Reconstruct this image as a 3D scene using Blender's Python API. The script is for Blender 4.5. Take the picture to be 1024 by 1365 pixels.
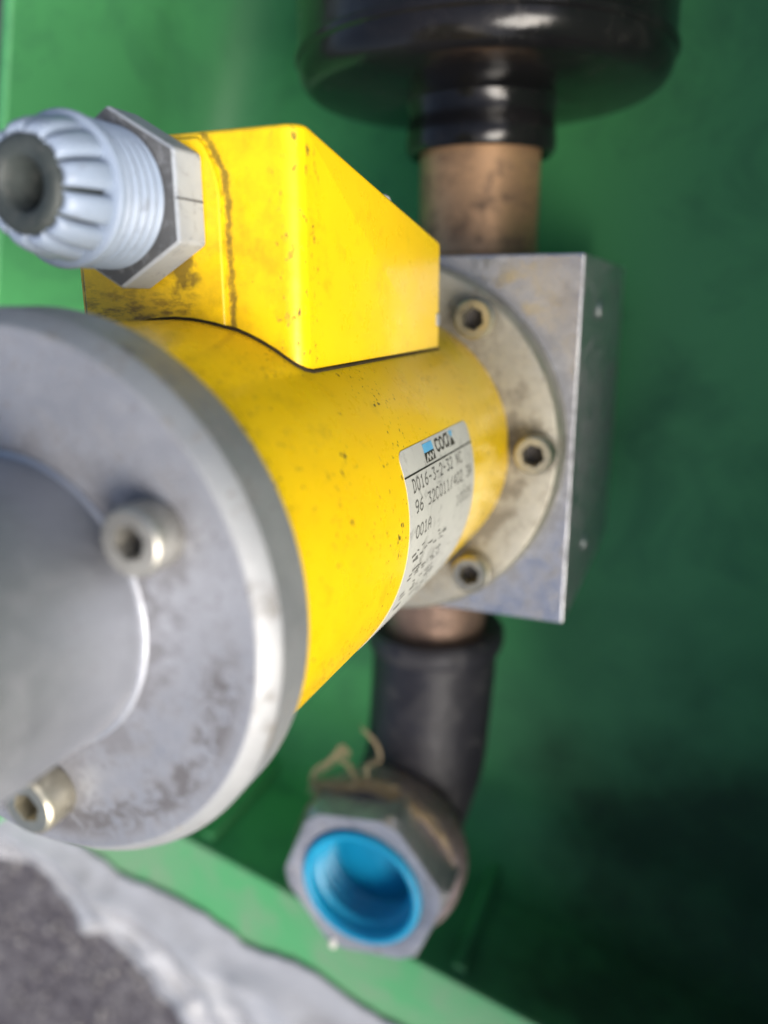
import bpy, bmesh, math, random
from mathutils import Vector, Matrix
random.seed(7)
for o in list(bpy.data.objects): bpy.data.objects.remove(o)
S = bpy.context.scene
COL = S.collection
MM = 0.001
FLOOR = 110.0                      # tray floor, mm behind the block's face (valve coordinates)
# valve coordinates in mm: x across, y down along the valve's axis into the tray, z along the tray; world Z is up
def V(p): return Vector((p[0]*MM, p[2]*MM, (FLOOR-p[1])*MM))

# ------------------------------------------------------------------ camera
cam_d = bpy.data.cameras.new('camera'); cam = bpy.data.objects.new('camera', cam_d); COL.objects.link(cam)
S.camera = cam
cam_d.sensor_fit = 'HORIZONTAL'; cam_d.sensor_width = 36.0; cam_d.lens = 36.0*1046.941/1024
cam_d.clip_start = 0.004; cam_d.clip_end = 100.0
RT = (0.92885797, 0.37042752, -0.00251617); UP = (-0.09432901, 0.24309042, 0.96540618); FW = (-0.35822467, 0.89648787, -0.26073853)
def D(v): return Vector((v[0], v[2], -v[1]))
r_, u_, f_ = D(RT), D(UP), D(FW)
M = Matrix((r_, u_, -f_)).transposed().to_4x4(); M.translation = V((67.842, -176.917, 32.547))
cam.matrix_world = M
cam_d.dof.use_dof = True; cam_d.dof.focus_distance = 0.117; cam_d.dof.aperture_fstop = 12.5

# ------------------------------------------------------------------ daylight
SUN = Vector((0.64, -0.40, 0.62)).normalized()       # towards the sun
w = bpy.data.worlds.new('World'); S.world = w; w.use_nodes = True
nt = w.node_tree; sky = nt.nodes.new('ShaderNodeTexSky'); sky.sky_type = 'NISHITA'; sky.sun_disc = False
sky.sun_elevation = math.asin(SUN.z); sky.sun_rotation = math.atan2(SUN.x, SUN.y)
sky.dust_density = 4.0; sky.air_density = 1.0
nt.links.new(sky.outputs[0], nt.nodes['Background'].inputs[0]); nt.nodes['Background'].inputs[1].default_value = 0.085
sd = bpy.data.lights.new('sun', 'SUN'); sd.energy = 2.7; sd.angle = math.radians(40); sd.color = (1.0, 0.95, 0.87)
so = bpy.data.objects.new('sun', sd); COL.objects.link(so); so.rotation_euler = (-SUN).to_track_quat('-Z', 'Y').to_euler()
S.view_settings.view_transform = 'Standard'; S.view_settings.look = 'None'
S.view_settings.exposure = 0.98; S.view_settings.gamma = 1.0; S.view_settings.use_curve_mapping = False

# ------------------------------------------------------------------ materials
class NB:
    def __init__(s, name):
        s.m = bpy.data.materials.new(name); s.m.use_nodes = True; s.t = s.m.node_tree
        s.b = s.t.nodes['Principled BSDF']
        tc = s.n('ShaderNodeNewGeometry')
        vm = s.n('ShaderNodeVectorMath'); vm.operation = 'SCALE'; vm.inputs[3].default_value = 1000.0
        s.l(tc.outputs['Position'], vm.inputs[0]); s.co = vm.outputs[0]
    def n(s, k): return s.t.nodes.new(k)
    def l(s, a, b): s.t.links.new(a, b)
    def val(s, sock, v):
        if hasattr(v, 'is_output'): s.l(v, sock)
        else: sock.default_value = v
    def math(s, op, a, b=0.0, c=0.0):
        m = s.n('ShaderNodeMath'); m.operation = op
        s.val(m.inputs[0], a); s.val(m.inputs[1], b); s.val(m.inputs[2], c); return m.outputs[0]
    def noise(s, scale, detail=4, rough=.55, off=(0,0,0), stretch=(1,1,1), dist=0.0):
        mp = s.n('ShaderNodeMapping'); mp.inputs['Location'].default_value = off; mp.inputs['Scale'].default_value = stretch
        s.l(s.co, mp.inputs[0]); t = s.n('ShaderNodeTexNoise')
        t.inputs['Scale'].default_value = scale; t.inputs['Detail'].default_value = detail
        t.inputs['Roughness'].default_value = rough; t.inputs['Distortion'].default_value = dist
        s.l(mp.outputs[0], t.inputs['Vector']); return t.outputs['Fac']
    def rng(s, x, lo, hi, a=0.0, b=1.0):
        r = s.n('ShaderNodeMapRange'); r.inputs[1].default_value = lo; r.inputs[2].default_value = hi
        r.inputs[3].default_value = a; r.inputs[4].default_value = b; s.val(r.inputs[0], x); return r.outputs[0]
    def mix(s, fac, a, b):
        m = s.n('ShaderNodeMix'); m.data_type = 'RGBA'; s.val(m.inputs[0], fac)
        for sk, v in ((m.inputs[6], a), (m.inputs[7], b)):
            if hasattr(v, 'is_output'): s.l(v, sk)
            else: sk.default_value = (*v, 1.0)
        return m.outputs[2]
    def xyz(s):
        q = s.n('ShaderNodeSeparateXYZ'); s.l(s.co, q.inputs[0]); return q.outputs
    def bump(s, h, strength, dist=0.0002):
        b = s.n('ShaderNodeBump'); b.inputs['Strength'].default_value = strength; b.inputs['Distance'].default_value = dist
        s.l(h, b.inputs['Height']); s.l(b.outputs[0], s.b.inputs['Normal'])
    def out(s, col, rough, metal=0.0, spec=.5, coat=0.0):
        if hasattr(col, 'is_output'): s.l(col, s.b.inputs['Base Color'])
        else: s.b.inputs['Base Color'].default_value = (*col, 1)
        s.val(s.b.inputs['Roughness'], rough); s.val(s.b.inputs['Metallic'], metal)
        s.b.inputs['Specular IOR Level'].default_value = spec; s.b.inputs['Coat Weight'].default_value = coat
        s.b.inputs['Coat Roughness'].default_value = .12
        return s.m

YEL = (0.86, 0.57, 0.006); GRIME = (0.030, 0.022, 0.012)
def yellow(kind):
    k = NB('yellow_paint_'+kind)
    x, yy, z = k.xyz()[0], k.xyz()[1], k.xyz()[2]
    c = k.mix(k.rng(k.noise(.09, 3), .35, .7, 0, .55), YEL, (0.82, 0.50, 0.005))
    film = k.rng(k.noise(.16, 7, .7, (3,7,1)), .56, .80, 0, .42)
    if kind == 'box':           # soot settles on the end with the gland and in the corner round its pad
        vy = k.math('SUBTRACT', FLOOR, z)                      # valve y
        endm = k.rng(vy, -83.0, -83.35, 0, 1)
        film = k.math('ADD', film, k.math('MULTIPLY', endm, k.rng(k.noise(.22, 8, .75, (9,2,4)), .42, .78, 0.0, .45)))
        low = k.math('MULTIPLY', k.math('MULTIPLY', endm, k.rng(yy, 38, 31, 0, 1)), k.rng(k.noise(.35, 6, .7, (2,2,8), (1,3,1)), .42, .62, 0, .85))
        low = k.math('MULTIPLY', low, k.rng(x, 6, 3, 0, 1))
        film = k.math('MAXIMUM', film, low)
    c = k.mix(film, c, (0.16, 0.085, 0.008))
    sp1 = k.rng(k.noise(1.15, 3, .6, (5,5,5)), .70, .735)
    sp1 = k.math('MULTIPLY', sp1, k.rng(k.noise(.13, 2, .5, (8,1,3)), .50, .60))
    if kind == 'box':
        edge = k.math('MULTIPLY', k.rng(x, 14.5, 17.0, 0, 1), k.rng(vy, -77.0, -79.6, 0, 1))
        sp2 = k.math('MULTIPLY', k.rng(k.noise(.9, 6, .72, (1,4,2), (1,.55,1)), .585, .62), edge)
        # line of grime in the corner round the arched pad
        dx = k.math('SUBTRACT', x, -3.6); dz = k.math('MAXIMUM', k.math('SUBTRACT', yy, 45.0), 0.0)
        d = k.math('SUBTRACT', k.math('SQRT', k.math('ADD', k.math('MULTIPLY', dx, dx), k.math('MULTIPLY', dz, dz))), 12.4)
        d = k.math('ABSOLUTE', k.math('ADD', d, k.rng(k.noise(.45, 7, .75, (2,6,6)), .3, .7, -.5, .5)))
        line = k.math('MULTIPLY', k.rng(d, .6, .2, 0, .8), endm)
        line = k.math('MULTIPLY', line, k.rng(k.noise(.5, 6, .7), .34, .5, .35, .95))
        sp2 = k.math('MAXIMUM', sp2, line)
        # smudge under the nut
        ux = k.math('SUBTRACT', x, 1.5); uz = k.math('SUBTRACT', yy, 36.2)
        dd = k.math('ADD', k.math('SQRT', k.math('ADD', k.math('MULTIPLY', ux, ux), k.math('MULTIPLY', uz, uz))), k.rng(k.noise(.5, 5), .3, .7, -1.5, 1.5))
        sp2 = k.math('MAXIMUM', sp2, k.math('MULTIPLY', k.math('MULTIPLY', k.rng(dd, 2.8, 1.2, 0, .75), endm), k.rng(x, -3, 0, 0, 1)))
        sp1 = k.math('MAXIMUM', sp1, sp2)
    else:
        vy = k.math('SUBTRACT', FLOOR, z)
        near = k.rng(vy, -86, -101, 0, 1)                      # chipped towards the end flange
        sp2 = k.math('MULTIPLY', k.rng(k.noise(.75, 5, .7, (1,4,2), (1,1,.7)), .62, .66), near)
        sp3 = k.math('MULTIPLY', k.rng(k.noise(1.5, 3, .6, (3,1,9), (1,.45,1)), .63, .67), k.rng(k.noise(.10, 2, .5, (2,9,4)), .47, .55))
        sp1 = k.math('MAXIMUM', sp1, k.math('MAXIMUM', sp2, sp3))
    c = k.mix(k.math('MULTIPLY', sp1, .93), c, GRIME)
    rough = k.math('ADD', k.rng(k.noise(.3, 4), .3, .7, .24, .38), k.math('MULTIPLY', sp1, .4))
    k.bump(k.math('SUBTRACT', k.math('MULTIPLY', k.noise(.55, 3), .35), sp1), .35, .00025)
    return k.out(c, rough, 0, .45, .25)
def metal(name, a, b, rough=(.3,.5), met=.9, stain=(.10,.095,.09), smin=.58, smax=.72, samt=.7, scale=.12, brush=None, bstr=.12, fine=.45, extra=None):
    k = NB(name)
    c = k.mix(k.rng(k.noise(scale*.6, 4), .35, .68), a, b)
    s1 = k.math('MULTIPLY', k.rng(k.noise(scale*2, 8, .72, (4,2,7)), smin, smax), samt)
    s2 = k.math('MULTIPLY', k.rng(k.noise(.8, 6, .7, (7,7,1)), .62, .70), k.rng(k.noise(.08, 3, .5, (5,0,5)), .50, .60, 0, samt))
    s = k.math('MAXIMUM', s1, s2)
    if extra: s = k.math('MAXIMUM', s, extra(k))
    c = k.mix(s, c, stain)
    c = k.mix(k.rng(k.noise(1.8, 3, .6), .35, .65, 0, .16), c, (a[0]*.6, a[1]*.6, a[2]*.6))
    ra = k.rng(k.noise(fine, 5, .6), .3, .7, rough[0], rough[1])
    h = k.noise(brush[0], 2, .5, (0,0,0), brush[1]) if brush else k.noise(1.6, 6, .7)
    k.bump(h, bstr, .0003)
    return k.out(c, k.math('ADD', ra, k.math('MULTIPLY', s, .25)), k.math('MULTIPLY', k.math('SUBTRACT', 1.0, k.math('MULTIPLY', s, .8)), met))
def paint(name, a, b, dirt_shade, rough=.4, lo=.5, hi=.75, amt=.6, scale=.02, spec=.4, bump=.1):
    k = NB(name)
    c = k.mix(k.rng(k.noise(scale*.7, 3), .35, .65), a, b)
    d = k.math('MULTIPLY', k.rng(k.noise(scale*2.2, 8, .68, (11,3,5), (1,1,1), .6), lo, hi), amt)
    d2 = k.math('MULTIPLY', k.rng(k.noise(.35, 6, .7, (1,8,2)), .60, .70), k.rng(k.noise(.03, 2), .5, .6, 0, amt))
    d = k.math('MAXIMUM', d, d2)
    if name == 'green_paint':                     # shade of the tray's front-right corner, painted into the colour
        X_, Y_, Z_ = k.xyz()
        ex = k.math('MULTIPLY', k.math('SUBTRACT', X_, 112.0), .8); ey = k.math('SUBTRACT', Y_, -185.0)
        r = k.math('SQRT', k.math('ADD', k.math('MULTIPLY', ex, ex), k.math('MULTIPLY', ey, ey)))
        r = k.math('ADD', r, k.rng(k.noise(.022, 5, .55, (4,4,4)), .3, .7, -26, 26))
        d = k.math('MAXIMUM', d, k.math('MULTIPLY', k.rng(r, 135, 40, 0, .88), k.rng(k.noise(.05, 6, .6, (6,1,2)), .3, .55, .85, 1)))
        dirt_shade = k.mix(k.rng(r, 95, 45), dirt_shade, (.012, .030, .021))
    c = k.mix(d, c, dirt_shade)
    hgt = k.noise(.5, 6, .65)
    if name in ('black_gloss', 'black_rubber'): hgt = k.math('ADD', k.math('MULTIPLY', k.noise(.07, 3, .5, (2,2,2)), 5.0), k.math('MULTIPLY', hgt, .6))
    k.bump(hgt, bump, .0006)
    return k.out(c, k.math('ADD', rough, k.math('MULTIPLY', d, .35)), 0, spec)

def polar(k, cx=0.0, cy=0.0):
    X_, Y_, Z_ = k.xyz(); dx = k.math('SUBTRACT', X_, cx); dy = k.math('SUBTRACT', Y_, cy)
    return k.math('SQRT', k.math('ADD', k.math('MULTIPLY', dx, dx), k.math('MULTIPLY', dy, dy))), X_, Y_
def flange_dirt(k):        # flaked soot in a band near the rim, oily rings round the boss and the screws
    r, X_, Y_ = polar(k)
    fl_ = k.math('MULTIPLY', k.rng(k.noise(.36, 10, .8, (3,8,1), (1,1,1), .8), .455, .50), k.rng(k.noise(.13, 3, .5, (7,2,1)), .36, .46))
    band = k.math('MULTIPLY', k.rng(k.math('ABSOLUTE', k.math('SUBTRACT', r, 26.6)), 3.4, 1.2), k.rng(Y_, 2, -5))
    a = k.math('MULTIPLY', k.math('MULTIPLY', band, fl_), .92)
    nb = k.rng(k.noise(.25, 7, .7, (1,1,6)), .40, .60, -2.4, 2.4)
    a = k.math('MAXIMUM', a, k.math('MULTIPLY', k.rng(k.noise(.9, 8, .75, (9,8,1)), .57, .62), .65))
    b = k.math('MULTIPLY', k.rng(k.math('ADD', r, nb), 21.0, 17.6), .62)
    for cx, cy in ((19.4, 10.5), (1.6, -22.8)):
        q, _, _ = polar(k, cx, cy)
        b = k.math('MAXIMUM', b, k.math('MULTIPLY', k.rng(k.math('ADD', q, k.math('MULTIPLY', nb, .8)), 6.2, 3.6), .6))
    grain = k.math('MULTIPLY', k.rng(k.noise(2.2, 4, .7, (1,5,5)), .56, .66), .30)
    return k.math('MAXIMUM', a, k.math('MAXIMUM', b, grain))
def ring_dirt(k):
    r, X_, Y_ = polar(k)
    nb = k.rng(k.noise(.20, 8, .72, (5,1,6)), .40, .60, -4.5, 4.5)
    b = k.math('MULTIPLY', k.rng(k.math('ADD', r, nb), 35.5, 30.5), .75)
    for i in range(7):
        t = math.radians(.7+i*360/7); q, _, _ = polar(k, 36.3*math.cos(t), 36.3*math.sin(t))
        b = k.math('MAXIMUM', b, k.math('MULTIPLY', k.rng(k.math('ADD', q, k.math('MULTIPLY', nb, .35)), 6.3, 4.6), .6))
    return b
def block_dirt(k):
    r, X_, Y_ = polar(k)
    nb = k.rng(k.noise(.15, 8, .72, (2,7,3)), .4, .6, -6, 6)
    return k.math('MULTIPLY', k.rng(k.math('ADD', r, nb), 47.5, 42.0), .62)
MAT = dict(
    ybox=yellow('box'), ytube=yellow('tube'),
    flange=metal('end_flange_aluminium', (.385,.395,.43), (.315,.325,.36), (.48,.62), .65, (.085,.08,.085), .56, .70, .7, .10, extra=flange_dirt),
    boss=metal('boss_aluminium', (.41,.425,.465), (.34,.355,.395), (.42,.56), .8, (.10,.10,.11), .52, .70, .55, .09, (.9,(.25,.25,5)), .10),
    band=metal('flange_rim', (.38,.39,.40), (.30,.31,.33), (.5,.6), .6, (.10,.08,.05), .54, .68, .7, .11),
    block=metal('milled_aluminium', (.66,.66,.68), (.55,.55,.58), (.26,.40), .95, (.13,.125,.13), .49, .68, .75, .11, (.35,(1,8,1)), .10, extra=block_dirt),
    ring=metal('zinc_plate', (.50,.47,.38), (.40,.38,.32), (.36,.50), .7, (.11,.09,.065), .49, .70, .7, .10, extra=ring_dirt),
    screw=metal('screw_zinc', (.56,.52,.40), (.44,.42,.35), (.26,.42), .9, (.08,.06,.04), .62, .76, .6, .4),
    copper=metal('copper', (.56,.335,.18), (.42,.25,.135), (.40,.54), .55, (.06,.04,.03), .47, .66, .75, .09, (.7,(1,.12,1)), .1),
    galv=metal('galvanised_steel', (.50,.50,.53), (.34,.34,.37), (.38,.55), .8, (.08,.07,.06), .52, .70, .75, .15, None, .35),
    rust=metal('rusty_collar', (.36,.29,.29), (.26,.20,.19), (.45,.6), .55, (.05,.035,.02), .48, .66, .8, .12),
    black=paint('black_gloss', (.006,.006,.007), (.012,.011,.012), (.04,.037,.034), .17, .54, .74, .45, .05, .42, .13),
    hose=paint('black_rubber', (.018,.017,.022), (.028,.027,.034), (.085,.08,.08), .48, .48, .72, .6, .05, .4, .4),
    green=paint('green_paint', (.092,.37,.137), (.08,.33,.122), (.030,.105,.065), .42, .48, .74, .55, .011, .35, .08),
    greenlip=paint('green_paint_worn', (.075,.31,.125), (.085,.29,.13), (.19,.24,.18), .5, .42, .62, .6, .016, .3, .15),
    gland=paint('grey_nylon', (.275,.335,.44), (.235,.29,.385), (.12,.12,.13), .42, .58, .78, .6, .18, .4, .15),
    nutdust=paint('grey_nylon_dusty', (.36,.39,.43), (.31,.34,.39), (.12,.12,.125), .65, .54, .74, .7, .2, .3, .2),
    nutface=paint('sooted_nylon', (.085,.09,.10), (.11,.115,.125), (.27,.29,.33), .8, .52, .72, .7, .35, .25, .3),
    seal=paint('rubber_seal', (.050,.060,.060), (.032,.040,.040), (.10,.10,.095), .55, .5, .75, .5, .3, .35, .2),
    dark=paint('dark_gap', (.022,.016,.009), (.035,.026,.012), (.10,.065,.015), .8, .5, .7, .5, .3, .2, .2),
    socket=paint('socket_dark', (.05,.045,.045), (.035,.033,.035), (.02,.02,.02), .45, .5, .7, .5, .5, .4, .2),  # near-black colour for the floors of the screw sockets
    blue=paint('blue_plastic', (.006,.285,.49), (.006,.26,.45), (.01,.13,.24), .38, .6, .8, .5, .1, .4, .08),
    hemp=paint('hemp', (.52,.41,.26), (.42,.31,.18), (.18,.12,.06), .9, .5, .7, .6, .5, .2, .3),
    label=paint('label_foil', (.50,.50,.46), (.44,.44,.41), (.15,.15,.135), .42, .55, .72, .7, .13, .4, .08),
    ink=paint('ink_black', (.022,.021,.015), (.035,.033,.025), (.16,.15,.12), .5, .58, .74, .7, .6, .3, .05),
    inkgrey=paint('ink_thin', (.10,.10,.09), (.15,.145,.13), (.30,.30,.27), .5, .55, .70, .6, .7, .3, .05),
    inkblue=paint('ink_blue', (.10,.36,.62), (.12,.40,.64), (.3,.45,.55), .45, .55, .75, .5, .5, .3, .05),
    asphalt=paint('asphalt', (.040,.036,.046), (.062,.058,.068), (.17,.165,.18), .85, .46, .66, .8, .045, .25, .5),
    sheet=paint('sheeting', (.36,.37,.40), (.28,.29,.32), (.17,.17,.175), .20, .48, .70, .6, .02, .55, .12),
    steel=metal('screw_steel', (.47,.46,.42), (.38,.37,.34), (.32,.46), .85, (.08,.06,.04), .56, .72, .6, .4),
    nipple=metal('tarnished_nipple', (.33,.215,.155), (.25,.165,.125), (.48,.6), .45, (.07,.05,.04), .47, .66, .7, .09),
    grit=paint('grit_stone', (.20,.19,.20), (.11,.105,.11), (.32,.31,.30), .8, .45, .6, .8, .2, .3, .3),
    drip=paint('white_drip', (.62,.60,.56), (.55,.53,.5), (.3,.28,.25), .6, .6, .8, .4, .5, .3, .1),
)

# ------------------------------------------------------------------ mesh helpers (all shapes given in valve mm)
def root(name, base, label=None, cat=None, group=None, kind=None):
    o = bpy.data.objects.new(name, None); COL.objects.link(o); o.location = V(base); o.empty_display_size = .01
    if label: o['label'] = label
    if cat: o['category'] = cat
    if group: o['group'] = group
    if kind: o['kind'] = kind
    return o
def wloc(o):
    v = Vector((0,0,0))
    while o is not None: v += o.location; o = o.parent
    return v
def mesh(name, verts, faces, m, parent=None, origin=None, smooth=None, bevel=0, kind=None, label=None):
    """verts in valve mm; smooth = auto-smooth angle in degrees"""
    org = V(origin) if origin is not None else (wloc(parent) if parent else Vector((0,0,0)))
    me = bpy.data.meshes.new(name)
    me.from_pydata([tuple(V(v)-org) for v in verts], [], faces)
    me.update()
    b = bmesh.new(); b.from_mesh(me); bmesh.ops.remove_doubles(b, verts=b.verts, dist=1e-7); bmesh.ops.recalc_face_normals(b, faces=b.faces)
    if smooth:
        a = math.radians(smooth)
        for f in b.faces: f.smooth = True
        for e in b.edges:
            if len(e.link_faces) == 2 and e.calc_face_angle(0) > a: e.smooth = False
    b.to_mesh(me); b.free()
    o = bpy.data.objects.new(name, me); COL.objects.link(o); me.materials.append(m)
    if parent: o.parent = parent; o.location = org-wloc(parent)
    else: o.location = org
    if bevel:
        md = o.modifiers.new('bevel', 'BEVEL'); md.width = bevel*MM; md.segments = 4; md.limit_method = 'ANGLE'; md.angle_limit = math.radians(35)
        for p in me.polygons: p.use_smooth = True
        md.harden_normals = True
    if kind: o['kind'] = kind
    if label: o['label'] = label
    return o
def tag(o, label, cat, group=None):
    o['label'] = label; o['category'] = cat
    if group: o['group'] = group
    return o
AX = dict(y=lambda r,t,h,c: (c[0]+r*math.cos(t), c[1]+h, c[2]+r*math.sin(t)),      # axis along the valve
          z=lambda r,t,h,c: (c[0]+r*math.cos(t), c[1]+r*math.sin(t), c[2]+h))      # axis along the pipes
def lathe(prof, c, axis='y', n=96, closed=True, rfun=None):
    """prof: (radius, height) list; closed caps both ends when radius>0"""
    f = AX[axis]; vs = []; fs = []
    for i, (r, h) in enumerate(prof):
        for k in range(n):
            t = 2*math.pi*k/n
            vs.append(f(rfun(i, r, t) if rfun else r, t, h, c))
    for i in range(len(prof)-1):
        for k in range(n):
            a, b = i*n+k, i*n+(k+1) % n
            fs.append((a, b, b+n, a+n))
    if closed:
        fs.append(tuple(range(n))); fs.append(tuple(range((len(prof)-1)*n, len(prof)*n)))
    return vs, fs
def arc(cx, cy, r, a0, a1, n):
    return [(cx+r*math.cos(math.radians(a0+(a1-a0)*i/n)), cy+r*math.sin(math.radians(a0+(a1-a0)*i/n))) for i in range(n+1)]
def box(x0, x1, y0, y1, z0, z1):
    v = [(x, y, z) for x in (x0,x1) for y in (y0,y1) for z in (z0,z1)]
    return v, [(0,1,3,2),(4,6,7,5),(0,4,5,1),(2,3,7,6),(0,2,6,4),(1,5,7,3)]
def prism(poly, y0, y1):
    """poly of (x,z) extruded along y"""
    n = len(poly); v = [(x, y0, z) for x, z in poly]+[(x, y1, z) for x, z in poly]
    return v, [tuple(range(n)), tuple(range(n, 2*n))]+[(i, (i+1) % n, n+(i+1) % n, n+i) for i in range(n)]
def tube(path, r, n=10, rads=None):
    P = [Vector(p) for p in path]; vs = []; fs = []; up = None
    for i, p in enumerate(P):
        d = (P[min(i+1, len(P)-1)]-P[max(i-1, 0)]).normalized()
        if up is None: up = d.orthogonal().normalized()
        up = (up-d*up.dot(d)).normalized(); s = d.cross(up); rr = rads[i] if rads else r
        for k in range(n):
            t = 2*math.pi*k/n; vs.append(tuple(p+(up*math.cos(t)+s*math.sin(t))*rr))
    for i in range(len(P)-1):
        for k in range(n): a, b = i*n+k, i*n+(k+1) % n; fs.append((a, b, b+n, a+n))
    fs.append(tuple(range(n))); fs.append(tuple(range((len(P)-1)*n, len(P)*n)))
    return vs, fs
def join(*parts):
    V_, F_ = [], []
    for v, f in parts:
        o = len(V_); V_ += v; F_ += [tuple(i+o for i in q) for q in f]
    return V_, F_
def spline(pts, n=8):
    P = [Vector(p) for p in pts]; P = [P[0]*2-P[1]]+P+[P[-1]*2-P[-2]]; out = []
    for i in range(1, len(P)-2):
        for k in range(n):
            t = k/n; a, b, c, d = P[i-1:i+3]
            out.append(.5*((2*b)+(c-a)*t+(2*a-5*b+4*c-d)*t*t+(3*b-a-3*c+d)*t**3))
    return [tuple(p) for p in out+[P[-2]]]

# ------------------------------------------------------------------ setting: ground and green tray
mesh('ground', *box(-4000, 4000, 124, 130, -4000, 4000), MAT['asphalt'])['kind'] = 'structure'
A14 = math.radians(-14); U = (math.cos(A14), math.sin(A14)); N = (-U[1], U[0])
def T(a, b):   # tray plan: a along the front wall, b inwards from it -> (x, z)
    return (1+U[0]*a+N[0]*b, -193+U[1]*a+N[1]*b)
def tbox(a0, a1, b0, b1, y0, y1):
    q = [T(a0,b0), T(a1,b0), T(a1,b1), T(a0,b1)]
    return prism(q, y0, y1)
LA = ((-114.7-1)*U[0]+(121+193)*U[1])          # left wall, along the plan axis a
RA, BB = 135.0, 520.0
tray = root('tray', (0, FLOOR+6, 0), kind='structure')
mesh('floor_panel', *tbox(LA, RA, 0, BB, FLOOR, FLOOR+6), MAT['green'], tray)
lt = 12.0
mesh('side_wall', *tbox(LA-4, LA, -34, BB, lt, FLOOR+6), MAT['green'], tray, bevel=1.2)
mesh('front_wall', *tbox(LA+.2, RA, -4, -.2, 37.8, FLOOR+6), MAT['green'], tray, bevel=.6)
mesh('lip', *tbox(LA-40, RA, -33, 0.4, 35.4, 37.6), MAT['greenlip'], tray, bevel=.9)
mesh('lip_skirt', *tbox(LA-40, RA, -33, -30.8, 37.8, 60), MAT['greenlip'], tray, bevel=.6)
mesh('side_wall', *tbox(RA, RA+4, -34, BB, -132, FLOOR+6), MAT['green'], tray, bevel=1.2)  # unseen right wall, raised above the others to shade the tray floor
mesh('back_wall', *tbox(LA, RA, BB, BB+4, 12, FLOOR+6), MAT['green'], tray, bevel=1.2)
for a in ((-93-1)*U[0]+24*U[1], (9-1)*U[0]):
    v, f = tube([(*(T(a, .3)[:1]), y, T(a, .3)[1]) for y in (40, 55, 70, 85, 97)], 3.0, 12)
    mesh('weld_bead', v, f, MAT['green'], tray, smooth=60)
# bent radius where floor meets the walls
def fillet(a0, b0, a1, b1, na, nb, r=14, n=8):
    vs = []; fs = []
    for (a, b) in ((a0,b0),(a1,b1)):
        for i in range(n+1):
            t = math.pi/2*i/n; o = r-r*math.sin(t); h = r-r*math.cos(t)
            q = T(a+na*(r-r*math.sin(t)), b+nb*(r-r*math.sin(t)))
            vs.append((q[0], FLOOR-.2-(r-r*math.cos(t)), q[1]))
    for i in range(n): fs.append((i, i+1, n+2+i, n+1+i))
    return vs, fs
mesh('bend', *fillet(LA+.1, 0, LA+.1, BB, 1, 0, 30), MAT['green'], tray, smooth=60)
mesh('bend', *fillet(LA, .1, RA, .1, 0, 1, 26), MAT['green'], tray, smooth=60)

# crumpled pale sheet between the tray lip and the asphalt
from mathutils import noise as NZ
vs = []; fs = []; NU, NV = 170, 80
ga, gb = Vector((-300, 122.8, -244)), Vector((-150, 122.8, -412))
for i in range(NU+1):
    u = i/NU*1.9-.35
    p0 = ga.lerp(gb, u)
    la = -250+u*330; bo = -30+6*NZ.noise(Vector((la*.035, 3, 1)))+2*NZ.noise(Vector((la*.15, 7, 1))); l0 = T(la, bo); p1 = Vector((l0[0], 33.8, l0[1]))
    for j in range(NV+1):
        t = j/NV; p = p0.lerp(p1, t); p.y = p0.y+(p1.y-p0.y)*min(1, t*1.15)
        e = math.sin(math.pi*min(t*1.06, 1))**1.3*.85
        q = Vector((p.x*.012, p.z*.012, 1.3))
        d = NZ.noise(q)*16*e + NZ.noise(q*1.9)*4*e + abs(NZ.noise(q*.9+Vector((5,2,1))))*22*e + (1-min(1,abs(NZ.noise(Vector((p.x*.03+p.z*.012, p.z*.007-p.x*.01, 2))))*5))*7*e
        rd = lambda v_, g: (1-min(1, abs(NZ.noise(v_))*g))**2
        d += rd(q*.9+Vector((3,1,7)), 4.5)*8*e + rd(q*1.6+Vector((1,9,2)), 4.5)*2.5*e + rd(q*2.4+Vector((6,2,3)), 7)*2.6*e + NZ.noise(q*3)*.8*e
        edge = NZ.noise(Vector((p.x*.05, p.z*.05, 4)))*1.6*(1-e)
        y = p.y - 10*e - d + (0 if j else 0)
        vs.append((p.x+edge, min(y, 123.2), p.z+edge*.5))
for i in range(NU):
    for j in range(NV):
        a = i*(NV+1)+j; fs.append((a, a+1, a+NV+2, a+NV+1))
sh = mesh('plastic_sheet', vs, fs, MAT['sheet'], smooth=70, origin=(-180, 123, -300))
sm = sh.modifiers.new('thick', 'SOLIDIFY'); sm.thickness = .0012
tag(sh, 'crumpled pale grey sheeting lying between the green tray lip and dark asphalt', 'sheeting')

# loose grit on the asphalt beside the sheet
gv = []
ico = [(0,0,1)]+[(.894*math.cos(2*math.pi*k/5), .894*math.sin(2*math.pi*k/5), .447) for k in range(5)]+[(.894*math.cos(2*math.pi*(k+.5)/5), .894*math.sin(2*math.pi*(k+.5)/5), -.447) for k in range(5)]+[(0,0,-1)]
icf = [(0,1+k,1+(k+1) % 5) for k in range(5)]+[(1+k,6+k,1+(k+1) % 5) for k in range(5)]+[(6+k,6+(k+1) % 5,1+(k+1) % 5) for k in range(5)]+[(11,6+(k+1) % 5,6+k) for k in range(5)]
for i in range(900):
    t = random.uniform(-.4, 1.5); p = ga.lerp(gb, t); o = abs(random.gauss(0, 90))+4
    x, z = p.x-o*.745, p.z-o*.667; r = random.choice((.7, .9, 1.2, 1.6, 2.4))*random.uniform(.7, 1.3)
    gv.append(([(x+q[0]*r*random.uniform(.7,1.3), 123.9-q[2]*r*.7, z+q[1]*r*random.uniform(.7,1.3)) for q in ico], icf))
gr = mesh('grit', *join(*gv), MAT['grit'], origin=(-250, 124, -330)); gr['kind'] = 'stuff'; gr['label'] = 'loose pale grit scattered on the dark asphalt'; gr['category'] = 'grit'

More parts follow.
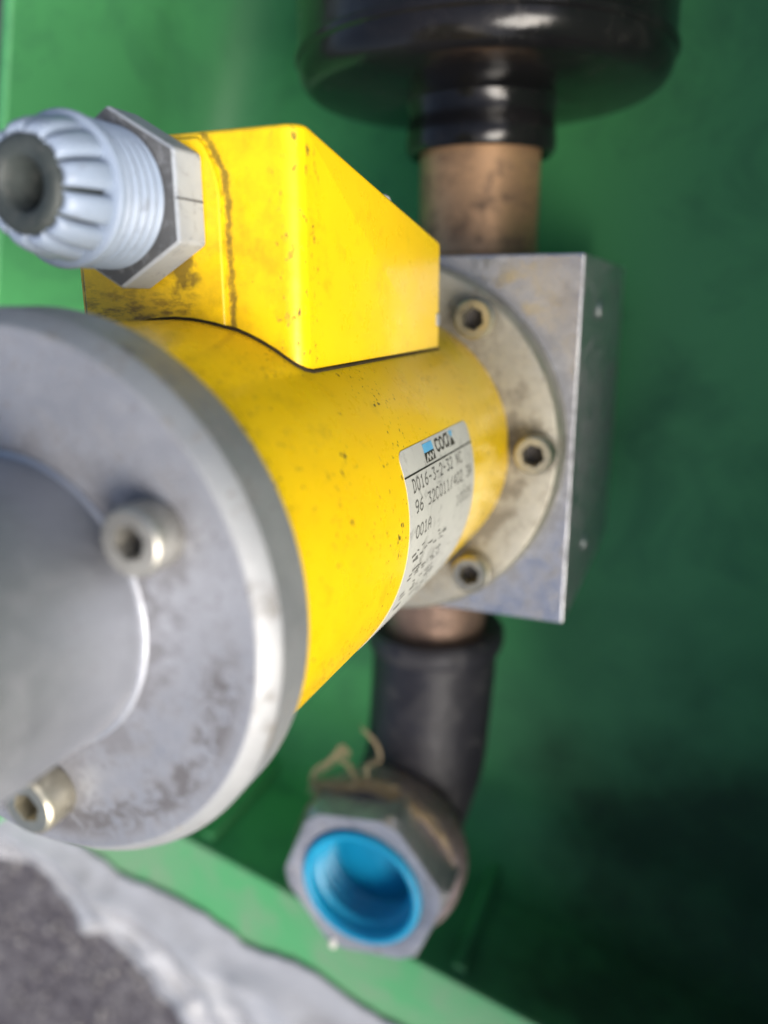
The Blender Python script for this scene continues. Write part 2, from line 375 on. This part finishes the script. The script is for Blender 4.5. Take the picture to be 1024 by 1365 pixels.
# ------------------------------------------------------------------ aluminium block
blk = root('mounting_block', (0, FLOOR, 0), 'square milled aluminium block behind the yellow valve, between two pipes', 'block')
HW, HH = 43.0, 42.1
mesh('block_body', *box(-HW, HW, 0, 85, -HH, HH), MAT['block'], blk, bevel=.6)
mesh('foot', *box(-32, 32, 85, FLOOR, -32, 32), MAT['block'], blk, bevel=1)
def hexr(a, t): # radius of a hexagon with apothem a
    q = (t+math.pi/6) % (math.pi/3)-math.pi/6
    return a/math.cos(q)
def socket_screw(c, r, h, a, parent, m, name='socket_screw', spin=0.0):
    """cap head with hexagon socket, axis towards -y; c = centre of the seat"""
    n = 60; prof = [(r*.96, 0), (r, -.25), (r, -h*.82), (r*.97, -h*.93), (r*.88, -h)]
    v, f = lathe(prof, c, 'y', n, closed=False)
    base = len(v)-n
    for dep_, rr in ((-h, 1.06), (-h+.3, 1.0), (-h*.30, 1.0)):
        o = len(v)
        for k in range(n):
            t = 2*math.pi*k/n; q = hexr(a, t+spin)*rr
            v.append((c[0]+q*math.cos(t), c[1]+dep_, c[2]+q*math.sin(t)))
        for k in range(n): f.append((base+k, base+(k+1) % n, o+(k+1) % n, o+k))
        base = o
    s = mesh(name, v, f, m, parent, smooth=35)
    bt = [(c[0]+hexr(a*.985, 2*math.pi*k/n+spin)*math.cos(2*math.pi*k/n), c[1]-h*.32, c[2]+hexr(a*.985, 2*math.pi*k/n+spin)*math.sin(2*math.pi*k/n)) for k in range(n)]
    return s
for yy, zz in ((30, 30), (30, -30)):
    v, f = lathe([(0.1,.8),(2.0,.8),(2.6,.5),(2.8,0)], (0,0,0), 'z', 40, closed=True)
    v = [(HW+q[2], yy+q[0], zz+q[1]) for q in v]
    mesh('side_plug', v, f, MAT['block'], blk, smooth=50)

# ------------------------------------------------------------------ coaxial valve
val = root('coaxial_valve', (0, 0, 0), 'yellow cylindrical valve with grey end flange and terminal box, standing on the aluminium block', 'valve')
TR = 7.74
mesh('body_tube', *lathe([(30,-TR),(30,-60),(30,-108.9)], (0,0,0), 'y', 160), MAT['ytube'], val, smooth=50)
ring = mesh('mounting_flange', *lathe([(41.5,-.05),(41.5,-6.3),(41.3,-6.7),(40.5,-TR+.1),(40.2,-TR),(30.2,-TR)], (0,0,0), 'y', 160), MAT['ring'], val, smooth=25)
for k in range(7):
    t = math.radians(.7+k*360/7)
    c = (36.3*math.cos(t), -TR, 36.3*math.sin(t))
    s = socket_screw(c, 4.25, 5.0, 2.1, ring, MAT['screw'], spin=random.random())
    mesh('socket_floor', *lathe([(2.15, 0), (2.15, .4)], (c[0], c[1]-1.7, c[2]), 'y', 24), MAT['socket'], ring)
# near end flange with boss
YB, YF, RF, RB = -109.0, -116.34, 32.05, 16.9
fl = mesh('end_flange', *lathe([(RF-1.9,YF),(31.0,YF-.02),(30.05,YF)][0:1]+[(2,YF)], (0,0,0), 'y', 192, closed=False), MAT['flange'], val, smooth=25)
mesh('flange_rim', *lathe([(RF-1.9,YF),(RF-1.6,YF+.12),(RF-.25,YF+1.6),(RF,YF+2.1),(RF,YB+.3),(RF-.3,YB),(30.1,YB)], (0,0,0), 'y', 192, closed=False), MAT['band'], fl, smooth=18)
mesh('boss', *lathe([(RB+.55,YF-.01),(RB+.55,YF-.22),(RB+.25,YF-.5),(RB,YF-.52),(RB,YF-30),(RB-1.2,YF-31.2),(9.5,YF-31.2),(9,YF-30.6),(9,YF-12)], (0,0,0), 'y', 160), MAT['boss'], fl, smooth=40)
for ang, rr in ((28.4, 22.1), (-86.0, 22.9), (142, 22.5), (205, 22.5)):
    t = math.radians(ang); c = (rr*math.cos(t), YF, rr*math.sin(t))
    socket_screw(c, 3.55, 4.1, 1.55, fl, MAT['steel' if ang > 0 else 'screw'], spin=.3)
    mesh('socket_floor', *lathe([(1.6, 0), (1.6, .4)], (c[0], c[1]-1.4, c[2]), 'y', 24), MAT['socket'], fl)
# terminal box
BX0, BX1, BYF, BYB, BZT, BZB = -17.8, 19.1, -83.5, -26.0, 53.6, 43.4
vb = [(x, y, z) for x in (BX0, BX1) for (y, z) in ((BYF, 20), (BYF, BZT), (BYF+3.2, BZT+.2), (BYB, BZB), (BYB, 20))]
fb = [(0,1,2,3,4), (5,9,8,7,6), (0,5,6,1), (1,6,7,2), (2,7,8,3), (3,8,9,4), (4,9,5,0)]
def bevelbox(name, verts, faces, m, parent, w_of):
    o = mesh(name, verts, faces, m, parent)
    b = bmesh.new(); b.from_mesh(o.data)
    for w_, test in w_of:
        es = [e for e in b.edges if test(e)]
        bmesh.ops.bevel(b, geom=es, offset=w_*MM, segments=6, profile=.5, affect='EDGES', clamp_overlap=True)
    for f in b.faces: f.smooth = True
    for e in b.edges:
        if len(e.link_faces) == 2 and e.calc_face_angle(0) > math.radians(30): e.smooth = False
    b.to_mesh(o.data); b.free(); return o
def wz(e): return [FLOOR-(v.co.z/MM+FLOOR) for v in e.verts]     # local valve y of the edge ends (valve root lies at y=0)
def vert_front(e):
    ys = wz(e); d = e.verts[0].co-e.verts[1].co
    return all(abs(y-BYF) < .05 for y in ys) and abs(d.y) > .02
def others(e):
    d = e.verts[0].co-e.verts[1].co
    return min(v.co.y for v in e.verts) > .03 and e.calc_face_angle(0) > math.radians(50)
tb = bevelbox('terminal_box', vb, fb, MAT['ybox'], val, [(2.6, vert_front), (.8, others)])
# arched pad round the gland
GC = (-3.6, 45.0)
PR = 11.7
pad = [(GC[0]+PR*math.cos(math.radians(a)), GC[1]+PR*math.sin(math.radians(a))) for a in range(0, 181, 5)]
pad = [(x, min(z, BZT-.9)) for x, z in pad]+[(GC[0]-PR, 24), (GC[0]+PR, 24)]
def vp(e): return all(wz(e)[i] < BYF-.5 for i in (0,1))
pd = bevelbox('gland_pad', *prism(pad, BYF-.9, BYF+.5), MAT['ybox'], tb, [(.45, vp)])
# dark gasket line where the box sits on the tube
gp = [(BX1+.05, y, math.sqrt(900-BX1**2)+.1) for y in (BYB, -40, -60, BYF+2.8)]
gp += [(BX1-.35, BYF+1.2, math.sqrt(900-18.7**2)+.15), (BX1-1.2, BYF+.35, math.sqrt(900-17.9**2)+.15)]
gp += [(x, BYF-.02, math.sqrt(900-x*x)+.12) for x in (16.6, 15, 13, 11, 9.5)]
gp += [(GC[0]+PR-.1, BYF-.8, math.sqrt(900-8.0**2)+.12)]+[(x, BYF-.92, math.sqrt(900-x*x)+.12) for x in (6.5, 3, 0, -4, -8, -12, -15)]
gp += [(-17.7, BYF-.02, math.sqrt(900-17.7**2)+.1)]
mesh('gasket', *tube(gp, .30, 8), MAT['dark'], tb, smooth=60)
mesh('cover_screw', *lathe([(1.9,45.5),(1.9,48.6),(1.7,49.3),(1.1,49.7),(.2,49.8)], (14.6,-45.2,0), 'z', 30), MAT['drip'], tb, smooth=45)
mesh('tab', *box(18.2, 19.45, -27.5, -25.8, 27.6, 30), MAT['band'], tb, bevel=.2)
# cable gland
def gy(y): return (GC[0], y, GC[1])
Y0 = BYF-.9
prof = [(7.6, Y0-6.3)]
y = Y0-6.5
for i in range(5):
    prof += [(7.75, y), (8.5, y-.55), (8.6, y-.85), (8.3, y-1.15), (7.75, y-1.45)]; y -= 1.5
yc = y
prof += [(8.2, yc-.1), (8.75, yc-.35), (8.8, yc-.9), (8.5, yc-1.25), (7.6, yc-1.3), (6.2, yc-1.3)]
gl = mesh('cable_gland', *lathe(prof, gy(0), 'y', 96, closed=False), MAT['gland'], tb, smooth=50)
hexp = [(GC[0]+11.0*math.cos(math.radians(30+60*k)), GC[1]+11.0*math.sin(math.radians(30+60*k))) for k in range(6)]
mesh('hex_nut', *prism(hexp, Y0-6.0, Y0-.02), MAT['nutdust'], gl, bevel=.5)
mesh('nut_face', *lathe([(9.2, 0), (7.0, 0), (7.0,-.12),(9.2,-.12)], gy(Y0-6.01), 'y', 60, rfun=lambda i, r, t: hexr(9.15, t) if r > 8 else r, closed=False), MAT['nutface'], gl)
NF = 12
fpro = [(8.0, yc-.9), (8.0, yc-1.8), (7.75, yc-3.2), (7.35, yc-4.6), (6.85, yc-5.8), (6.35, yc-6.5), (5.9, yc-6.7), (5.5, yc-6.5)]
ipro = [(6.4, yc-.9), (6.4, yc-1.8), (6.2, yc-3.2), (5.9, yc-4.6), (5.5, yc-5.6), (5.3, yc-6.0), (5.25, yc-6.1), (5.25, yc-6.1)]
for k in range(NF):
    t0 = 2*math.pi*(k+.32)/NF; hw = math.pi/NF*.84; vs = []; fs = []; na = 8
    for (op, ip) in zip(fpro, ipro):
        tw = (op[1]-yc)*.004
        w_ = hw*(1.0-.05*abs(op[1]-yc)/8)
        for q in (op, ip):
            for i in range(na+1):
                s = i/na*2-1; t = t0+w_*s+tw
                r = q[0]-(.55*abs(s)**4 if q is op else 0)
                vs.append((GC[0]+r*math.cos(t), q[1], GC[1]+r*math.sin(t)))
    R_ = 2*(na+1)
    for i in range(len(fpro)-1):
        for j in range(na):
            a = i*R_+j; fs.append((a, a+1, a+R_+1, a+R_)); b = a+na+1; fs.append((b, b+R_, b+R_+1, b+1))
        a = i*R_; fs.append((a, a+R_, a+R_+na+1, a+na+1)); a += na; fs.append((a, a+na+1, a+R_+na+1, a+R_))
    for i in (0, len(fpro)-1):
        for j in range(na): a = i*R_+j; fs.append((a, a+1, a+na+2, a+na+1))
    mesh('clamping_finger', vs, fs, MAT['gland'], gl, smooth=55)
mesh('rubber_seal', *lathe([(6.1, yc-1.2), (6.0, yc-3), (5.6, yc-5), (5.3, yc-6.6), (5.0, yc-7.1), (4.2, yc-7.2), (3.3, yc-7.1), (2.95, yc-6.8), (2.75, yc-6.0), (2.4, yc-4.0), (2.0, yc-1.0), (1.8, yc+2)], gy(0), 'y', 72), MAT['seal'], gl, smooth=60)
mesh('mould_seam', *box(GC[0]+8.4, GC[0]+9.62, Y0-5.9, Y0-.4, GC[1]-.35, GC[1]-.12), MAT['nutface'], gl)

# rating label wrapped on the tube
LY, LT, LW, LH = -72.0, 21.6, 35.4, 36.4
def wrap(u, v, R=30.0):
    t = math.radians(LT)-v/30.0
    return (R*math.cos(t), LY+u, R*math.sin(t))
vs = []; fs = []; NU, NV = 48, 60; cr = 1.7
us = [cr*(1-math.cos(math.pi/2*i/8)) for i in range(9)]; us = us+[cr+(LW-2*cr)*i/NU for i in range(1, NU)]+[LW-q for q in reversed(us)]
for u in us:
    e = max(cr-u, u-(LW-cr), 0); ins = cr-math.sqrt(max(cr*cr-e*e, 0))
    for R in (30.0, 30.08):
        for j in range(NV+1): vs.append(wrap(u, ins+(LH-2*ins)*j/NV, R))
Q = 2*(NV+1)
for i in range(len(us)-1):
    for j in range(NV):
        a = i*Q+NV+1+j; fs.append((a, a+1, a+Q+1, a+Q))
    for j in (0, NV): a = i*Q+j; fs.append((a, a+Q, a+Q+NV+1, a+NV+1))
for i in (0, len(us)-1):
    for j in range(NV): a = i*Q+j; fs.append((a, a+1, a+NV+2, a+NV+1))
lab = mesh('rating_label', vs, fs, MAT['label'], val, smooth=40)
def ribbon(pl, w_, R=30.11):
    """polyline in label coordinates -> flat stroke on the label"""
    out = []
    for (a, b) in zip(pl[:-1], pl[1:]):
        L = math.hypot(b[0]-a[0], b[1]-a[1])
        if L < 1e-6: continue
        d = ((b[0]-a[0])/L*w_/2, (b[1]-a[1])/L*w_/2); m = max(1, int(abs(b[1]-a[1])/.8)); vs = []; fs = []
        for i in range(m+1):
            s = i/m; e = (-1 if i == 0 else 1 if i == m else 0)*.8
            p = (a[0]+(b[0]-a[0])*s+d[0]*e, a[1]+(b[1]-a[1])*s+d[1]*e)
            vs += [wrap(p[0]-d[1], p[1]+d[0], R), wrap(p[0]+d[1], p[1]-d[0], R)]
        for i in range(m): fs.append((2*i, 2*i+1, 2*i+3, 2*i+2))
        out.append((vs, fs))
    return out
def fillpoly(pts, R):
    return [([wrap(u, v, R) for u, v in pts], [tuple(range(len(pts)))])]
G = {  # single-stroke characters on a 1 x 2 cell, v down
 'D': [[(0,0),(.6,0),(1,.4),(1,1.6),(.6,2),(0,2)], [(.18,0),(.18,2)]], '0': [[(.3,0),(.7,0),(1,.4),(1,1.6),(.7,2),(.3,2),(0,1.6),(0,.4),(.3,0)]],
 '1': [[(.2,.3),(.5,0),(.5,2)], [(.2,2),(.8,2)]], '6': [[(.9,0),(.4,.3),(0,1),(0,1.6),(.3,2),(.7,2),(1,1.6),(1,1.2),(.7,.9),(.1,1)]],
 '-': [[(.1,1),(.9,1)]], '3': [[(0,0),(1,0),(.5,.8),(1,1.2),(1,1.7),(.7,2),(0,1.9)]], '2': [[(0,.4),(.3,0),(.8,0),(1,.4),(1,.8),(0,2),(1,2)]],
 '9': [[(1,.9),(.3,1.1),(0,.8),(0,.3),(.3,0),(.8,0),(1,.4),(1,1.1),(.8,1.8),(.3,2)]], 'C': [[(1,.3),(.7,0),(.3,0),(0,.4),(0,1.6),(.3,2),(.7,2),(1,1.7)]],
 '/': [[(0,2),(1,0)]], 'A': [[(0,2),(0,.6),(.4,0),(.6,0),(1,.6),(1,2)], [(0,1.2),(1,1.2)]], '4': [[(.8,2),(.8,0),(0,1.3),(1,1.3)]],
 '5': [[(1,0),(.1,0),(0,.9),(.7,.8),(1,1.2),(1,1.6),(.7,2),(0,1.9)]], 'N': [[(0,2),(0,0),(1,2),(1,0)]]}
def write(txt, u0, v0, cw, ch, w_, adv):
    out = []
    for i, ch_ in enumerate(txt):
        for pl in G.get(ch_, []):
            out += ribbon([(u0+i*adv+q[0]*cw, v0+q[1]*ch/2) for q in pl], w_)
    return out
tx = []
tx += write('D016-3-2-32 NC', 2.6, 4.75, 1.15, 1.85, .29, 1.87)
tx += write('96 32C011/402 3A', 2.8, 8.0, 1.2, 1.85, .29, 1.95)
tx += write('001A', 3.0, 12.0, 1.2, 1.85, .29, 1.9)
tx += write('10025', 24.2, 12.0, 1.2, 1.85, .22, 1.95)
for i in range(70):                                   # worn, no longer readable lines further down
    u = 2.4+random.random()*16; v = random.choice((15.8, 16.6, 17.3, 19.2, 20.2, 21.0, 22.6, 23.5, 24.3, 26.2, 27.5))+random.random()*.4
    tx += ribbon([(u, v), (u+random.uniform(.5, 2.2), v+random.uniform(-.2, .2))], random.uniform(.18, .4))
mesh('printed_text', *join(*tx), MAT['inkgrey'], lab)
lg = ribbon([(0.05, 3.95), (18, 4.08), (LW-.05, 4.2)], .26, 30.12)
mesh('divider_line', *join(*lg), MAT['ink'], lab)
mesh('logo_blue', *join(*(fillpoly([(10.3,.55),(14.9,.55),(14.9,1.95),(10.3,1.95)], 30.12)+fillpoly([(24.0,.5),(26.0,.5),(25.4,1.5),(24.6,1.5)], 30.12))), MAT['inkblue'], lab)
lk = fillpoly([(10.3,1.98),(14.9,1.98),(14.9,3.55),(10.3,3.55)], 30.12)
lk += ribbon([(17.9,1.05),(17.3,.75),(16.5,.95),(16.2,1.7),(16.5,2.5),(17.3,2.75),(17.9,2.4)], .42, 30.12)
lk += ribbon([(19.3,.75),(18.7,1.0),(18.4,1.7),(18.7,2.5),(19.3,2.75),(19.9,2.5),(20.2,1.7),(19.9,1.0),(19.3,.75)], .42, 30.125)
lk += ribbon([(22.6,.7),(21.5,.75),(20.9,1.2),(20.8,2.0),(21.2,2.7),(22.0,2.65),(22.6,2.2)], .42, 30.12)+ribbon([(22.75,.6),(22.75,2.9)], .42, 30.13)
lk += fillpoly([(24.6,1.75),(25.3,1.75),(26.2,3.0),(23.6,3.0)], 30.12)
mesh('logo_black', *join(*lk), MAT['ink'], lab)
mesh('logo_zigzag', *join(*ribbon([(10.9,3.3),(11.5,2.4),(12.3,3.2),(12.9,2.4),(13.7,3.2),(14.3,2.4)], .42, 30.14)), MAT['label'], lab)

# ------------------------------------------------------------------ pipes above the block
CX, CY = 8.0, 42.0
cp = mesh('copper_pipe', *lathe([(13,40),(17.2,HH+.3),(17.2,HH+1.6),(16.2,HH+2.4),(15.9,HH+6),(15.9,72),(15.9,80)], (CX,CY,0), 'z', 96), MAT['copper'], smooth=40, origin=(CX,CY,HH))
tag(cp, 'brown copper pipe stub between aluminium block and black canister', 'pipe')
can = root('canister', (CX, CY, 72), 'large glossy black canister on top of the copper pipe stub', 'canister')
prof = [(16.2,71),(17.2,69.4),(18.6,69.0),(19.5,70.0),(19.7,72.5),(19.4,75),(19.0,76.5),(19.1,79.5),(19.8,81.2),(22.5,82.4)]
prof2 = [(17,81.4),(22.5,81.5),(30,81.7),(37,82.2),(41.5,83.0)]+[(41.5+5.8*math.sin(math.radians(a)), 88.8-5.8*math.cos(math.radians(a))) for a in range(15, 91, 15)]
prof2 += [(47.3,89.6),(48.1,90.2),(48.2,91.4),(47.5,92.0),(47.3,93.5),(47.3,170),(43,178),(20,181)]
cb = mesh('canister_body', *lathe(prof2, (CX,CY,0), 'z', 160), MAT['black'], can, smooth=35)
mesh('collar', *lathe(prof, (CX,CY,0), 'z', 120), MAT['black'], can, smooth=40)

# ------------------------------------------------------------------ pipes below the block
LX = -2.3
np_ = mesh('copper_nipple', *lathe([(15.5,-80),(15.5,-60),(15.6,-HH-3),(16.6,-HH-1.5),(16.6,-HH-.05),(12,-40)], (LX,CY,0), 'z', 96), MAT['nipple'], smooth=40, origin=(LX,CY,-HH))
tag(np_, 'short brown copper nipple under aluminium block, entering the black elbow', 'pipe')
elb = root('elbow_pipe', (LX, CY, -70), 'thick black rubber elbow pipe bending from the block up to the hex fitting', 'pipe')
FX, FZ = -10.6, -133.5
path = spline([(LX,CY,-70), (LX-.6,CY,-84), (LX-1.6,CY,-98), (LX-3,CY+.5,-112), (FX+2.4,CY-.5,-124), (FX+.8,CY-7,-131.5), (FX,CY-13,-133.5), (FX,26.2,-133.5)], 6)
mesh('elbow_body', *tube(path, 19.5, 48), MAT['hose'], elb, smooth=50)
mesh('rim', *lathe([(15.7,-66.5),(17.5,-65.2),(20.4,-65.4),(21.3,-66.6),(21.5,-69.5),(21.0,-71.6),(19.6,-72.6),(19.0,-73)], (LX,CY,0), 'z', 96), MAT['hose'], elb, smooth=45)
fit = root('hex_fitting', (FX, 26, FZ), 'galvanised hexagonal pipe fitting with hemp strands, above the green lip', 'fitting')
hp = [(FX+26.9*math.cos(math.radians(8+60*k)), FZ+26.9*math.sin(math.radians(8+60*k))) for k in range(6)]
def fit_hex():
    n = 120; vs = []; fs = []
    rings = [(12.6,'h',1.0), (11,'h',1.0), (1.4,'h',1.0), (0,'m',24.4), (0,'c',19.6), (.3,'c',18.9), (11,'c',18.9)]
    for (yy, kind, q) in rings:
        for k in range(n):
            t = 2*math.pi*k/n; h = hexr(26.9*math.cos(math.pi/6), t-math.radians(8)+math.pi/6)
            if kind == 'h': r = h*q; y_ = yy if yy > 2 else yy+max(0, (h-24.6))*.45
            elif kind == 'm': r = min(h-.5, q+.3); y_ = 0
            else: r = q; y_ = yy
            vs.append((FX+r*math.cos(t), y_, FZ+r*math.sin(t)))
    for i in range(len(rings)-1):
        for k in range(n): a, b = i*n+k, i*n+(k+1) % n; fs.append((a, b, b+n, a+n))
    return vs, fs
mesh('hex_nut', *fit_hex(), MAT['galv'], fit, smooth=28)
mesh('collar', *lathe([(20,11.8),(25.4,11.8),(26.3,12.8),(26.6,14.5),(26.6,21),(25.6,24),(22,26.4),(19,27)], (FX,0,FZ), 'y', 120, closed=False), MAT['rust'], fit, smooth=40)
# hemp wound round the joint and its loose ends
hs = []
for i in range(54):
    a0 = random.uniform(0, 130); ln = random.uniform(20, 60); rr = random.uniform(24.8, 26.6); yy = random.gauss(11.2, .9)
    pts = []
    for k in range(9):
        a = math.radians(a0+ln*k/8); w_ = random.gauss(0, .25)
        pts.append((FX+(rr+w_)*math.cos(a), yy+random.gauss(0, .25)+.9*math.sin(k*.9+i), FZ+(rr+w_)*math.sin(a)))
    hs.append(tube(pts, random.uniform(.08, .17), 4))
mesh('hemp_winding', *join(*hs), MAT['hemp'], fit, smooth=60, kind='stuff')
def strand(pts, n, spread, r):
    out = []
    for i in range(n):
        o = Vector((random.gauss(0, spread), random.gauss(0, spread), random.gauss(0, spread)))
        q = [tuple(Vector(p)+o*(1-.4*k/len(pts))+Vector((random.gauss(0,.3), random.gauss(0,.3), random.gauss(0,.3)))) for k, p in enumerate(pts)]
        out.append(tube(spline(q, 5), r, 5))
    return out
y_ = 12
s1 = [(-22,y_,-111),(-27,y_,-113.5),(-31.5,y_,-112),(-31,y_,-108),(-27.6,y_,-104.5),(-24,y_,-100.5),(-21.6,y_,-97.0),(-19.5,y_-.5,-98.5)]
s2 = [(-23,y_,-100.5),(-20,y_,-102),(-17.4,y_,-106),(-15.6,y_,-108.5),(-17,y_,-110.5)]
s3 = [(-14.2,y_-1,-88.6),(-12.4,y_-1,-89.8),(-10.2,y_-1,-92.2),(-8.8,y_,-96),(-9.4,y_,-98.8),(-12.8,y_,-101),(-13.2,y_,-106)]
s4 = [(-31,y_,-115),(-27,y_,-110.8),(-20,y_,-109.6),(-12,y_,-107.2),(-4,y_,-107.5)]
mesh('hemp_strand', *join(*strand(s1, 15, .8, .085)), MAT['hemp'], fit, smooth=60)
mesh('hemp_strand', *join(*strand(s2, 8, .7, .08)), MAT['hemp'], fit, smooth=60)
mesh('hemp_strand', *join(*strand(s3, 7, .6, .08)), MAT['hemp'], fit, smooth=60)
mesh('hemp_strand', *join(*strand(s4, 34, 1.1, .09)), MAT['hemp'], fit, smooth=60)
v, f = lathe([(.05,-1.5),(.9,-1.2),(1.4,-.5),(1.5,.4)], (0,0,0), 'y', 24)
mesh('paint_drip', [(-20.2+q[0]*.9, .4+q[1], -156.6+q[2]*1.6) for q in v], f, MAT['drip'], fit, smooth=80)
# blue plug
pp = [(18.85,9),(18.85,.5),(18.6,-.9),(17.9,-1.5),(17.0,-1.5),(16.3,-1.0),(16.0,.3),(15.5,1.6)]
yy = 2.0
for i in range(4):
    pp += [(15.9,yy),(14.5,yy+.7),(14.0,yy+1.4),(14.7,yy+2.2),(15.8,yy+2.8)]; yy += 2.9
pp += [(15.1,yy+.4),(14.0,yy+.9),(11,yy+.2),(7,yy-.7),(.05,yy-1.2)]
bs = MAT['blue'].node_tree.nodes['Principled BSDF']; bs.inputs['Subsurface Weight'].default_value = .35; bs.inputs['Subsurface Radius'].default_value = (.2,.8,1.0); bs.inputs['Subsurface Scale'].default_value = .006
pl = mesh('thread_plug', *lathe(pp, (FX,0,FZ), 'y', 110, closed=False), MAT['blue'], smooth=60, origin=(FX,9,FZ))
tag(pl, 'bright blue hollow plastic plug pressed into the hex fitting', 'plug')
